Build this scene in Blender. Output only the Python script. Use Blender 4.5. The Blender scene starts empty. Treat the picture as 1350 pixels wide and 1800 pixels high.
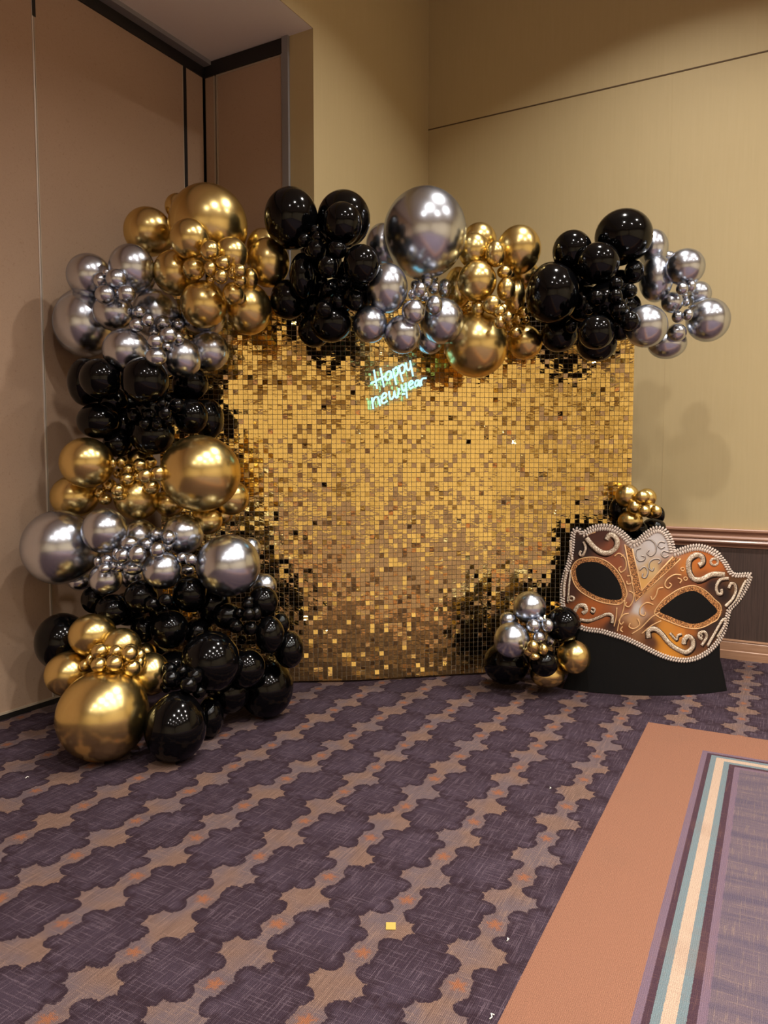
import bpy, bmesh, math, random
import numpy as np
from mathutils import Vector, Matrix

random.seed(7)
rng = np.random.default_rng(7)
scene = bpy.context.scene
COL = scene.collection

# ------------------------------------------------------------------ camera
FPX, HZ, CAM_H = 1345.0, 806.0, 1.42           # focal length in pixels of the 1350x1800 frame, horizon row, lens height
PITCH = math.atan((900 - HZ) / FPX)
YAW = math.atan2(1432 - 675, FPX / math.cos(PITCH))
FW = np.array([-math.sin(YAW) * math.cos(PITCH), math.cos(YAW) * math.cos(PITCH), -math.sin(PITCH)])
RT = np.array([math.cos(YAW), math.sin(YAW), 0.0])
UP = np.cross(RT, FW)
CP = np.array([0.0, 0.0, CAM_H])
cam_data = bpy.data.cameras.new('camera')
cam_data.sensor_fit = 'VERTICAL'
cam_data.sensor_height = 24.0
cam_data.lens = 24.0 * FPX / 1800.0
cam_data.clip_start = 0.05
cam = bpy.data.objects.new('camera', cam_data)
COL.objects.link(cam)
m = Matrix.Identity(4)
for i in range(3):
    m[i][0], m[i][1], m[i][2], m[i][3] = RT[i], UP[i], -FW[i], CP[i]
cam.matrix_world = m
scene.camera = cam

# ------------------------------------------------------------------ world, exposure, ceiling downlights
world = bpy.data.worlds.new('world')
scene.world = world
world.use_nodes = True
world.node_tree.nodes['Background'].inputs[0].default_value = (0.5, 0.45, 0.4, 1)
world.node_tree.nodes['Background'].inputs[1].default_value = 0.02
vs = scene.view_settings
vs.view_transform = 'Standard'
vs.look = 'None'
vs.gamma = 1.0
vs.exposure = 0.42
vs.use_curve_mapping = False
scene.cycles.use_denoising = True
scene.cycles.sample_clamp_indirect = 4.0
scene.cycles.caustics_reflective = False
scene.cycles.caustics_refractive = False
scene.cycles.max_bounces = 6
scene.cycles.diffuse_bounces = 3
scene.cycles.glossy_bounces = 4
scene.cycles.use_adaptive_sampling = True
scene.cycles.adaptive_threshold = 0.04

CEIL_Z = 5.32
LIGHT_COL = (1.0, 0.945, 0.875)
# rows of recessed downlights in the high ceiling
DOWNLIGHTS = []
for ly in (4.25, 2.1, 0.0, -2.6, -5.2):
    for lx in ((-0.8, 1.3, 3.4, 5.6) if ly > 4 else (-0.3, 1.7, 3.7, 5.8)):
        DOWNLIGHTS.append((lx, ly))
for lx, ly in DOWNLIGHTS:
    ld = bpy.data.lights.new('downlight', 'AREA')
    ld.shape = 'DISK'
    ld.size = 0.20
    ld.energy = 43.0
    ld.color = LIGHT_COL
    ld.spread = math.radians(128)
    lo = bpy.data.objects.new('downlight', ld)
    lo.location = (lx, ly, CEIL_Z - 0.03)
    COL.objects.link(lo)

# ------------------------------------------------------------------ projection helpers (world metres from the photo's rays)
def ray(x, y): return FW + RT * ((x - 675) / FPX) + UP * ((900 - y) / FPX)
def at_depth(x, y, d): return CP + ray(x, y) * d
def on_plane(x, y, axis, val):
    r = ray(x, y); return CP + r * ((val - CP[axis]) / r[axis])
def on_floor(x, y): return on_plane(x, y, 2, 0.0)
def project(P):
    v = np.asarray(P, float) - CP; z = v @ FW
    return 675 + FPX * (v @ RT) / z, 900 - FPX * (v @ UP) / z, z

# ------------------------------------------------------------------ material helpers
def lin(r, g, b):
    def f(c):
        c /= 255.0
        return c / 12.92 if c <= 0.04045 else ((c + 0.055) / 1.055) ** 2.4
    return (f(r), f(g), f(b), 1.0)

class NT:
    def __init__(self, name):
        self.mat = bpy.data.materials.new(name); self.mat.use_nodes = True
        self.t = self.mat.node_tree
        self.b = self.t.nodes['Principled BSDF']
    def node(self, typ, **kw):
        n = self.t.nodes.new(typ)
        for k, v in kw.items(): setattr(n, k, v)
        return n
    def link(self, a, b): self.t.links.new(a, b)
    def put(self, sock, v):
        if isinstance(v, bpy.types.NodeSocket): self.link(v, sock)
        else: sock.default_value = v
    def m(self, op, a, b=0.0, c=0.0):
        n = self.node('ShaderNodeMath', operation=op)
        self.put(n.inputs[0], a); self.put(n.inputs[1], b); self.put(n.inputs[2], c)
        return n.outputs[0]
    def sstep(self, lo, hi, v):
        n = self.node('ShaderNodeMapRange', interpolation_type='SMOOTHSTEP')
        self.put(n.inputs[0], v); n.inputs[1].default_value = lo; n.inputs[2].default_value = hi
        return n.outputs[0]
    def mix(self, f, a, b, mode='MIX'):
        n = self.node('ShaderNodeMix', data_type='RGBA', blend_type=mode)
        self.put(n.inputs[0], f); self.put(n.inputs[6], a); self.put(n.inputs[7], b)
        return n.outputs[2]
    def comb(self, x, y, z=0.0):
        n = self.node('ShaderNodeCombineXYZ')
        self.put(n.inputs[0], x); self.put(n.inputs[1], y); self.put(n.inputs[2], z)
        return n.outputs[0]
    def noise(self, vec, scale, detail=2.0, rough=0.5, dist=0.0):
        n = self.node('ShaderNodeTexNoise')
        if vec is not None: self.link(vec, n.inputs['Vector'])
        n.inputs['Scale'].default_value = scale; n.inputs['Detail'].default_value = detail
        n.inputs['Roughness'].default_value = rough; n.inputs['Distortion'].default_value = dist
        return n.outputs[0]
    def pos(self):
        n = self.node('ShaderNodeNewGeometry'); s = self.node('ShaderNodeSeparateXYZ')
        self.link(n.outputs['Position'], s.inputs[0])
        return n.outputs['Position'], s.outputs[0], s.outputs[1], s.outputs[2]
    def bump(self, h, strength, dist=0.01):
        n = self.node('ShaderNodeBump'); n.inputs['Strength'].default_value = strength
        n.inputs['Distance'].default_value = dist
        self.link(h, n.inputs['Height']); self.link(n.outputs[0], self.b.inputs['Normal'])
    def set(self, **kw):
        for k, v in kw.items(): self.put(self.b.inputs[k.replace('_', ' ')], v)
        return self

def plain(name, rgb, rough=0.6, metal=0.0, spec=0.5, coat=0.0, coat_rough=0.05):
    n = NT(name)
    n.set(Base_Color=lin(*rgb), Roughness=rough, Metallic=metal)
    n.b.inputs['Specular IOR Level'].default_value = spec
    n.b.inputs['Coat Weight'].default_value = coat
    n.b.inputs['Coat Roughness'].default_value = coat_rough
    return n.mat

def chrome(name, rgb, rough, tint):
    n = NT(name)
    p, x, y, z = n.pos()
    v = n.noise(p, 9.0, 2.0)
    n.set(Base_Color=lin(*rgb), Metallic=1.0, Roughness=n.m('MULTIPLY_ADD', v, 0.08, rough - 0.04))
    n.b.inputs['Specular Tint'].default_value = tint
    n.b.inputs['Coat Weight'].default_value = 0.22
    n.b.inputs['Coat Roughness'].default_value = 0.06
    return n.mat

M = {}
M['gold'] = chrome('gold_chrome_latex', (230, 204, 136), 0.25, (0.72, 0.64, 0.48, 1))
M['silver'] = chrome('silver_chrome_latex', (206, 212, 224), 0.235, (0.58, 0.60, 0.66, 1))
n = NT('black_latex'); n.set(Base_Color=lin(5, 5, 6), Roughness=0.10)
n.b.inputs['Specular IOR Level'].default_value = 0.30
M['black'] = n.mat

# carpet: scalloped purple medallions on a tan ground with orange flowers, and the striped border of the centre field
def carpet_material():
    n = NT('patterned_carpet')
    p, x, y, z = n.pos()
    a = math.radians(2.0); ca, sa = math.cos(a), math.sin(a)
    u = n.m('ADD', n.m('MULTIPLY', x, ca), n.m('MULTIPLY', y, sa))
    v = n.m('SUBTRACT', n.m('MULTIPLY', y, ca), n.m('MULTIPLY', x, sa))
    u0 = -2.8597 * ca + 2.0468 * sa; v0 = 2.0468 * ca + 2.8597 * sa
    PU, PV = 0.2938, 0.2988
    cell = n.comb(u, v)
    # a broken edge from the loops of the pile
    wob = n.m('MULTIPLY', n.m('SUBTRACT', n.noise(cell, 110.0, 1.0), 0.5), 0.014)
    drift = n.m('MULTIPLY', n.m('SUBTRACT', n.noise(cell, 13.0, 1.0), 0.5), 0.03)
    drift2 = n.m('MULTIPLY', n.m('SUBTRACT', n.noise(n.comb(v, u, 3.0), 13.0, 1.0), 0.5), 0.03)
    uu = n.m('ADD', n.m('ADD', u, wob), drift); vv = n.m('ADD', n.m('SUBTRACT', v, wob), drift2)
    du = n.m('SUBTRACT', n.m('FLOORED_MODULO', n.m('SUBTRACT', uu, u0), PU), PU / 2)
    dv = n.m('SUBTRACT', n.m('FLOORED_MODULO', n.m('ADD', n.m('SUBTRACT', vv, v0), PV / 2), PV), PV / 2)
    au = n.m('ABSOLUTE', du); av = n.m('ABSOLUTE', dv)
    def dist(cu, cv, r0):
        return n.m('SUBTRACT', n.m('SQRT', n.m('ADD', n.m('POWER', n.m('SUBTRACT', au, cu), 2.0), n.m('POWER', n.m('SUBTRACT', av, cv), 2.0))), r0)
    body = n.m('MULTIPLY', n.m('SUBTRACT', n.m('SQRT', n.m('ADD', n.m('POWER', n.m('DIVIDE', du, 0.108), 2.0), n.m('POWER', n.m('DIVIDE', dv, 0.137), 2.0))), 1.0), 0.11)
    sd = n.m('MINIMUM', body, n.m('MINIMUM', n.m('MINIMUM', dist(0.087, 0.068, 0.040), dist(0.036, 0.116, 0.037)), dist(0.0, 0.137, 0.029)))
    sd = n.m('MULTIPLY', sd, -1.0)
    dark = n.sstep(-0.002, 0.002, sd)
    inner = n.sstep(0.006, 0.030, n.m('ADD', sd, n.m('MULTIPLY', drift2, 0.8)))
    # orange flowers
    eu = n.m('SUBTRACT', n.m('FLOORED_MODULO', n.m('ADD', n.m('SUBTRACT', uu, u0), PU / 2), PU), PU / 2)
    er = n.m('SQRT', n.m('ADD', n.m('POWER', eu, 2.0), n.m('POWER', dv, 2.0)))
    fth = n.m('ARCTAN2', dv, eu)
    fr = n.m('MULTIPLY_ADD', n.m('ABSOLUTE', n.m('SINE', n.m('MULTIPLY', fth, 2.5))), 0.012, 0.011)
    er = n.m('ADD', er, n.m('MULTIPLY', n.m('SUBTRACT', n.noise(cell, 260.0, 2.0), 0.5), 0.05))
    flower = n.sstep(-0.012, 0.012, n.m('SUBTRACT', fr, er))
    # threads in both directions and grain
    tu = n.noise(n.comb(n.m('MULTIPLY', u, 8.0), n.m('MULTIPLY', v, 160.0)), 1.0, 3.0, 0.65)
    tv = n.noise(n.comb(n.m('MULTIPLY', u, 160.0), n.m('MULTIPLY', v, 8.0)), 1.0, 3.0, 0.65)
    th1 = n.sstep(0.52, 0.66, tu); th2 = n.sstep(0.52, 0.66, tv)
    thr = n.m('MULTIPLY', n.m('MAXIMUM', th1, th2), n.sstep(0.30, 0.55, n.noise(cell, 300.0, 1.0)))
    low1 = n.m('SUBTRACT', 1.0, n.sstep(0.34, 0.48, tv))
    grain = n.noise(cell, 420.0, 2.0, 0.8)
    patch = n.noise(cell, 5.0, 2.0)
    ptch = n.sstep(0.40, 0.64, patch)
    rib = n.m('MULTIPLY_ADD', n.m('SINE', n.m('MULTIPLY', n.m('ADD', u, n.m('MULTIPLY', wob, 0.15)), 1250.0)), 0.5, 0.5)
    tan = n.mix(ptch, lin(140, 112, 97), lin(122, 106, 108))
    halo = n.m('SUBTRACT', 1.0, n.sstep(0.03, 0.085, er))
    tan = n.mix(n.m('MULTIPLY', halo, 0.6), tan, lin(112, 98, 104))
    tan = n.mix(n.m('MULTIPLY', thr, 0.6), tan, lin(172, 142, 124))
    purple = n.mix(n.m('MULTIPLY', inner, n.m('MULTIPLY_ADD', ptch, 0.45, 0.35)), lin(60, 44, 53), lin(82, 68, 81))
    purple = n.mix(n.m('MULTIPLY', thr, n.m('MULTIPLY_ADD', inner, 0.35, 0.3)), purple, lin(134, 116, 126))
    purple = n.mix(n.m('MULTIPLY', low1, 0.4), purple, lin(50, 37, 45))
    tan = n.mix(n.m('MULTIPLY', low1, 0.4), tan, lin(96, 76, 72))
    field = n.mix(dark, tan, purple)
    field = n.mix(n.m('MULTIPLY', flower, n.m('SUBTRACT', 0.95, n.m('MULTIPLY', dark, 0.9))), field, lin(170, 110, 76))
    # border and centre field
    ub = -0.692 * ca + 3.0 * sa; vb = 4.235 * ca + 0.43 * sa
    d = n.m('MINIMUM', n.m('SUBTRACT', u, ub), n.m('SUBTRACT', vb, v))
    d = n.m('ADD', d, n.m('MULTIPLY', n.m('SUBTRACT', n.noise(cell, 150.0, 1.0), 0.5), 0.004))
    ramp = n.node('ShaderNodeValToRGB'); cr = ramp.color_ramp; cr.interpolation = 'CONSTANT'
    stops = [(0.0, (160, 114, 90)), (0.296, (126, 106, 120)), (0.317, (80, 58, 68)), (0.338, (122, 140, 144)), (0.362, (202, 178, 154)),
             (0.398, (122, 140, 144)), (0.421, (80, 58, 68)), (0.445, (126, 106, 120)), (0.466, (114, 100, 108))]
    cr.elements[0].position = 0.0; cr.elements[0].color = lin(*stops[0][1])
    cr.elements[1].position = stops[1][0]; cr.elements[1].color = lin(*stops[1][1])
    for s, c in stops[2:]:
        e = cr.elements.new(s); e.color = lin(*c)
    n.link(d, ramp.inputs[0])
    inside = n.m('GREATER_THAN', d, 0.0)
    centre = n.m('GREATER_THAN', d, 0.466)
    b_thr = n.m('MULTIPLY', thr, n.m('MULTIPLY_ADD', centre, 0.42, 0.16))
    bcol = n.mix(b_thr, ramp.outputs[0], n.mix(centre, lin(172, 128, 104), lin(160, 138, 124)))
    bcol = n.mix(n.m('MULTIPLY', centre, n.m('MULTIPLY', n.sstep(0.42, 0.66, n.noise(n.comb(n.m('MULTIPLY', u, 2.0), n.m('MULTIPLY', v, 16.0)), 1.0, 3.0)), 0.6)), bcol, lin(86, 80, 100))
    worn = n.m('MULTIPLY', n.sstep(0.55, 0.75, n.noise(cell, 3.0, 3.0)), n.m('SUBTRACT', 0.22, n.m('MULTIPLY', centre, 0.2)))
    bcol = n.mix(worn, bcol, lin(150, 112, 90))
    col = n.mix(inside, field, bcol)
    col = n.mix(0.7, col, n.mix(n.sstep(0.3, 0.7, grain), lin(110, 110, 110), lin(255, 255, 255)), 'MULTIPLY')
    col = n.mix(n.m('MULTIPLY_ADD', inside, -0.3, 0.5), col, n.mix(rib, lin(120, 118, 120), lin(255, 255, 255)), 'MULTIPLY')
    col = n.mix(1.0, col, (1.10, 1.06, 1.08, 1), 'MULTIPLY')
    n.set(Base_Color=col, Roughness=0.95)
    n.b.inputs['Specular IOR Level'].default_value = 0.15
    n.bump(n.m('ADD', grain, n.m('MULTIPLY', thr, 0.5)), 0.5, 0.004)
    return n.mat
M['carpet'] = carpet_material()

def fabric_panel(name, rgb, spot):
    n = NT(name); p, x, y, z = n.pos()
    s1 = n.noise(p, 55.0, 3.0, 0.7); s2 = n.noise(p, 140.0, 2.0, 0.7); s3 = n.noise(p, 2.0, 2.0)
    c = n.mix(n.m('MULTIPLY', n.sstep(0.60, 0.72, s1), 0.5), lin(*rgb), lin(*spot))
    c = n.mix(n.m('MULTIPLY', n.sstep(0.5, 0.8, s2), 0.35), c, lin(*spot))
    c = n.mix(n.m('MULTIPLY', s3, 0.25), c, lin(rgb[0] - 14, rgb[1] - 18, rgb[2] - 20))
    n.set(Base_Color=c, Roughness=0.9); n.b.inputs['Specular IOR Level'].default_value = 0.2
    n.bump(s2, 0.15, 0.003)
    return n.mat
M['panel'] = fabric_panel('partition_fabric', (184, 156, 132), (158, 126, 102))

def wallcover(name, rgb):
    n = NT(name); p, x, y, z = n.pos()
    s = n.noise(n.comb(n.m('MULTIPLY', n.m('ADD', x, y), 60.0), n.m('MULTIPLY', z, 2.5)), 1.0, 3.0, 0.6)
    g = n.noise(p, 1.2, 2.0)
    c = n.mix(n.m('MULTIPLY', s, 0.35), lin(*rgb), lin(rgb[0] - 26, rgb[1] - 28, rgb[2] - 30))
    c = n.mix(n.m('MULTIPLY', g, 0.25), c, lin(rgb[0] - 10, rgb[1] - 10, rgb[2] - 16))
    n.set(Base_Color=c, Roughness=0.62); n.b.inputs['Specular IOR Level'].default_value = 0.3
    n.bump(s, 0.08, 0.002)
    return n.mat
M['wall'] = wallcover('yellow_wallcovering', (200, 181, 139))

def wood(name, rgb, dark, rough, coat):
    n = NT(name); p, x, y, z = n.pos()
    if coat: vec = n.comb(n.m('MULTIPLY', n.m('ADD', x, y), 3.0), n.m('MULTIPLY', z, 90.0))
    else: vec = n.comb(n.m('MULTIPLY', n.m('ADD', x, y), 110.0), n.m('MULTIPLY', z, 3.0))
    s = n.noise(vec, 1.0, 4.0, 0.65)
    n.set(Base_Color=n.mix(n.sstep(0.35, 0.7, s), lin(*rgb), lin(*dark)), Roughness=rough)
    n.b.inputs['Coat Weight'].default_value = coat
    n.b.inputs['Coat Roughness'].default_value = 0.2
    return n.mat
M['farwall'] = wallcover('far_wallcovering', (228, 212, 180))
M['rail'] = wood('varnished_moulding', (176, 132, 108), (152, 108, 86), 0.4, 0.4)
M['base'] = wood('varnished_baseboard', (184, 142, 112), (162, 120, 92), 0.45, 0.3)
M['wainscot'] = wood('dark_wainscot', (82, 64, 57), (62, 48, 43), 0.55, 0.0)
M['ceiling'] = plain('ceiling_paint', (232, 224, 212), 0.9)
M['soffit'] = plain('soffit_paint', (250, 242, 235), 0.9)
M['metal'] = plain('aluminium', (176, 174, 176), 0.35, 1.0)
M['greymetal'] = plain('grey_painted_metal', (142, 138, 138), 0.45, 0.0)
M['blackrub'] = plain('black_rubber_seal', (16, 13, 13), 0.6)
M['track'] = plain('bronze_track', (30, 26, 24), 0.5)
M['edge'] = plain('pale_panel_edge', (186, 168, 146), 0.6)
M['bright_edge'] = plain('bright_edge_strip', (226, 214, 204), 0.3, 0.25)
M['frame'] = plain('black_steel_tube', (18, 18, 18), 0.4)
M['board'] = plain('black_standee_board', (9, 8, 8), 0.8, 0.0, 0.25)
M['eye'] = plain('black_printed_eye', (8, 7, 7), 0.7, 0.0, 0.25)
M['paper'] = plain('white_scrap', (225, 222, 215), 0.8)
M['lowsheen'] = plain('backing_plastic', (190, 170, 145), 0.5)

def mirror_tile():
    n = NT('gold_mirror_sequin'); p, x, y, z = n.pos()
    w = n.noise(n.comb(n.m('MULTIPLY', n.m('ADD', x, y), 22.0), n.m('MULTIPLY', z, 55.0)), 1.0, 1.0)
    n.set(Base_Color=lin(252, 220, 138), Metallic=1.0, Roughness=0.07)
    n.bump(w, 0.10, 0.010)
    return n.mat
M['sequin'] = mirror_tile()

def glitter(name, a, b, scale):
    n = NT(name); p, x, y, z = n.pos()
    v = n.node('ShaderNodeTexVoronoi'); n.link(p, v.inputs['Vector']); v.inputs['Scale'].default_value = scale
    s = n.node('ShaderNodeSeparateColor'); n.link(v.outputs['Color'], s.inputs[0])
    n.set(Base_Color=n.mix(n.sstep(0.25, 0.9, s.outputs[0]), lin(*a), lin(*b)), Roughness=0.55)
    return n.mat
M['copper'] = glitter('copper_glitter_print', (92, 52, 26), (226, 160, 96), 260.0)
M['cream'] = glitter('cream_glitter_print', (150, 124, 98), (236, 222, 200), 300.0)
M['braid'] = plain('cream_braid_print', (210, 194, 180), 0.6)
M['goldline'] = plain('pale_gold_print', (222, 176, 122), 0.5)
M['greyline'] = plain('grey_outline_print', (120, 112, 108), 0.55)
n = NT('mask_print'); at = n.node('ShaderNodeVertexColor'); at.layer_name = 'print'
n.set(Base_Color=at.outputs[0], Roughness=0.5)
M['print'] = n.mat
n = NT('neon_tube'); n.set(Base_Color=lin(150, 235, 255), Roughness=0.4)
n.b.inputs['Emission Color'].default_value = (0.36, 0.86, 1.0, 1); n.b.inputs['Emission Strength'].default_value = 1.4
M['neon'] = n.mat
n = NT('clear_acrylic')
tr = n.node('ShaderNodeBsdfTransparent'); tr.inputs[0].default_value = (0.93, 0.95, 0.96, 1)
gl = n.node('ShaderNodeBsdfGlossy'); gl.inputs['Roughness'].default_value = 0.05
fz = n.node('ShaderNodeLayerWeight'); fz.inputs[0].default_value = 0.35
mx = n.node('ShaderNodeMixShader'); n.link(n.m('MULTIPLY_ADD', fz.outputs['Fresnel'], 0.8, 0.03), mx.inputs[0])
n.link(tr.outputs[0], mx.inputs[1]); n.link(gl.outputs[0], mx.inputs[2])
n.link(mx.outputs[0], n.t.nodes['Material Output'].inputs[0])
M['acrylic'] = n.mat

# ------------------------------------------------------------------ mesh helpers
class MB:
    def __init__(self): self.v = []; self.f = []; self.s = []
    def poly(self, pts, faces, smooth=False):
        o = len(self.v); self.v += [tuple(map(float, q)) for q in pts]
        for f in faces: self.f.append(tuple(i + o for i in f)); self.s.append(smooth)
    def box(self, a, b):
        x0, y0, z0 = a; x1, y1, z1 = b
        p = [(x0, y0, z0), (x1, y0, z0), (x1, y1, z0), (x0, y1, z0), (x0, y0, z1), (x1, y0, z1), (x1, y1, z1), (x0, y1, z1)]
        self.poly(p, [(3, 2, 1, 0), (4, 5, 6, 7), (0, 1, 5, 4), (1, 2, 6, 5), (2, 3, 7, 6), (3, 0, 4, 7)])
    def obox(self, c, ax, ay, az):        # oriented box, half-axis vectors
        c, ax, ay, az = map(np.asarray, (c, ax, ay, az))
        p = [c + sx * ax + sy * ay + sz * az for sz in (-1, 1) for sx, sy in ((-1, -1), (1, -1), (1, 1), (-1, 1))]
        self.poly(p, [(3, 2, 1, 0), (4, 5, 6, 7), (0, 1, 5, 4), (1, 2, 6, 5), (2, 3, 7, 6), (3, 0, 4, 7)])
    def tube(self, pts, r, seg=8, flat=None, flatk=1.0, closed=False):
        pts = [np.asarray(q, float) for q in pts]; N = len(pts); rings = []
        rr = r if hasattr(r, '__len__') else [r] * N
        for i, q in enumerate(pts):
            if closed: t = pts[(i + 1) % N] - pts[i - 1]
            else: t = pts[min(i + 1, N - 1)] - pts[max(i - 1, 0)]
            t = t / (np.linalg.norm(t) + 1e-12)
            ref = np.array(flat if flat is not None else (0.0, 0.0, 1.0))
            if abs(t @ ref) > 0.95: ref = np.array((1.0, 0.0, 0.0))
            s = np.cross(t, ref); s /= np.linalg.norm(s); w = np.cross(s, t)
            rings.append([q + s * (math.cos(k * 2 * math.pi / seg) * rr[i]) + w * (math.sin(k * 2 * math.pi / seg) * rr[i] * flatk) for k in range(seg)])
        vs_ = [x for rg in rings for x in rg]; fs = []
        M_ = N if closed else N - 1
        for i in range(M_):
            j = (i + 1) % N
            for k in range(seg):
                k2 = (k + 1) % seg
                fs.append((i * seg + k, i * seg + k2, j * seg + k2, j * seg + k))
        if not closed:
            fs.append(tuple(range(seg))[::-1]); fs.append(tuple((N - 1) * seg + k for k in range(seg)))
        self.poly(vs_, fs, True)
    def prism(self, front, back):          # extruded outline
        N = len(front)
        self.poly(list(front) + list(back), [tuple(range(N)), tuple(range(2 * N - 1, N - 1, -1))] +
                  [(i, i + N, (i + 1) % N + N, (i + 1) % N) for i in range(N)])
    def build(self, name, mat, parent=None, loc=None):
        me = bpy.data.meshes.new(name)
        v = self.v
        if loc is not None:
            v = [(a - loc[0], b - loc[1], c - loc[2]) for a, b, c in v]
        me.from_pydata(v, [], self.f)
        me.polygons.foreach_set('use_smooth', self.s)
        me.materials.append(mat); me.update()
        o = bpy.data.objects.new(name, me); COL.objects.link(o)
        if loc is not None: o.location = loc
        if parent is not None: o.parent = parent
        return o

def fix_normals(o):
    bm = bmesh.new(); bm.from_mesh(o.data); bmesh.ops.recalc_face_normals(bm, faces=bm.faces); bm.to_mesh(o.data); bm.free()
    return o
def tag(o, label, cat, group=None):
    o['label'] = label; o['category'] = cat
    if group: o['group'] = group
    return o
def struct(o, label=None):
    o['kind'] = 'structure'
    if label: o['label'] = label
    return o
def empty(name, loc=(0, 0, 0)):
    o = bpy.data.objects.new(name, None); o.location = loc; o.empty_display_size = 0.1; COL.objects.link(o); return o
def child(mb, name, mat, parent):
    # vertices are in world space; the parent's location is taken off
    return mb.build(name, mat, parent, None) if parent.type == 'MESH' and tuple(parent.location) == (0, 0, 0) else _child(mb, name, mat, parent)
def wloc(o):
    L = Vector((0, 0, 0))
    while o is not None: L = L + o.location; o = o.parent
    return L
def _child(mb, name, mat, parent):
    L = wloc(parent)
    mb.v = [(a - L.x, b - L.y, c - L.z) for a, b, c in mb.v]
    return mb.build(name, mat, parent)
def one_box(name, a, b, mat, parent=None):
    k = MB(); k.box(a, b)
    return _child(k, name, mat, parent) if parent else k.build(name, mat)
def smooth_path(pts, n=8, closed=False):
    P = [np.asarray(q, float) for q in pts]; N = len(P); out = []
    g = (lambda i: P[i % N]) if closed else (lambda i: P[max(0, min(N - 1, i))])
    for i in range(N if closed else N - 1):
        p0, p1, p2, p3 = g(i - 1), g(i), g(i + 1), g(i + 2)
        for k in range(n):
            t = k / n
            out.append(0.5 * (2 * p1 + (p2 - p0) * t + (2 * p0 - 5 * p1 + 4 * p2 - p3) * t * t + (3 * p1 - p0 - 3 * p2 + p3) * t ** 3))
    if not closed: out.append(P[-1])
    return out

# ------------------------------------------------------------------ the room
XL, YP, XA, YB = -3.805, 4.214, -2.885, 5.890      # partition face, return face, alcove side wall, back wall
SOF = 4.160
XR, YF = 7.2, -7.2                                  # far right wall, wall behind the camera
struct(one_box('floor', (XL - 0.3, YF - 0.2, -0.12), (XR + 0.2, YB + 0.2, 0.0), M['carpet']), 'patterned purple and tan carpet with orange striped border')
struct(one_box('ceiling', (XA, YF, CEIL_Z), (XR, YB, CEIL_Z + 0.1), M['ceiling']))
struct(one_box('ceiling_soffit', (XL - 0.25, YF, SOF), (XA - 0.004, YP + 0.012, SOF + 0.012), M['soffit']), 'pale lowered ceiling strip over the folding partition')
struct(one_box('wall_fascia', (XA - 0.004, YF, SOF), (XA, YP + 0.012, CEIL_Z), M['wall']))
struct(one_box('wall_right', (XR, YF, 0), (XR + 0.15, YB, CEIL_Z), M['farwall']))
struct(one_box('wall_front', (XL - 0.25, YF - 0.15, 0), (XR, YF, CEIL_Z), M['farwall']))
wb = struct(one_box('wall_back', (XA - 0.15, YB, 0), (XR, YB + 0.15, CEIL_Z), M['wall']), 'yellow beige wall with a thin high joint')
wa = struct(one_box('wall_alcove', (XA - 0.15, YP + 0.012, 0), (XA, YB, CEIL_Z), M['wall']), 'yellow beige side wall with projecting corner')
# corner return beside the grey post
xp0 = on_plane(500, 300, 1, YP)[0]; xp1 = on_plane(510.5, 300, 1, YP)[0]
one_box('corner_return', (xp1, YP, 0), (XA, YP + 0.012, SOF), M['wall'], wa)
one_box('wall_joint', (XA, YB - 0.003, 4.132), (XR, YB, 4.141), plain('joint_shadow_gap', (92, 72, 48), 0.8), wb)
xs = on_plane(1179, 250, 1, YB)[0]
one_box('wallcovering_seam', (xs, YB - 0.0012, 0.93), (xs + 0.004, YB, 4.13), M['wall'], wb)

def profile_run(name, prof, x0, x1, mat, parent=None):
    # moulding of the given (out, z) profile along the back wall
    k = MB(); N = len(prof)
    pts = [(x, YB - o, z) for x in (x0, x1) for o, z in prof]
    fs = [(i, (i + 1) % N, (i + 1) % N + N, i + N) for i in range(N)] + [tuple(range(N)), tuple(range(2 * N - 1, N - 1, -1))]
    k.poly(pts, fs)
    o = k.build(name, mat) if parent is None else _child(k, name, mat, parent)
    return fix_normals(o)
rail_prof = [(0, 0.926), (0.034, 0.926), (0.038, 0.920), (0.038, 0.908), (0.030, 0.902), (0.022, 0.896), (0.020, 0.880), (0.028, 0.872), (0.034, 0.862),
             (0.034, 0.854), (0.026, 0.850), (0.030, 0.842), (0.036, 0.834), (0.034, 0.824), (0.022, 0.818), (0.016, 0.806), (0.014, 0.794), (0, 0.790)]
struct(profile_run('trim_1', rail_prof, XA, XR, M['rail']), 'varnished brown chair rail moulding')
base_prof = [(0, 0), (0.024, 0.0), (0.024, 0.058), (0.020, 0.062), (0.020, 0.118), (0.016, 0.124), (0.022, 0.130), (0.020, 0.140), (0, 0.142)]
struct(profile_run('baseboard_back', base_prof, XA, XR, M['base']), 'light varnished wooden baseboard')
k = MB(); k.box((XA, YB - 0.010, 0.142), (XR, YB, 0.790))
struct(k.build('wall_wainscot', M['wainscot']), 'dark brown wood grain wainscot')

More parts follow.
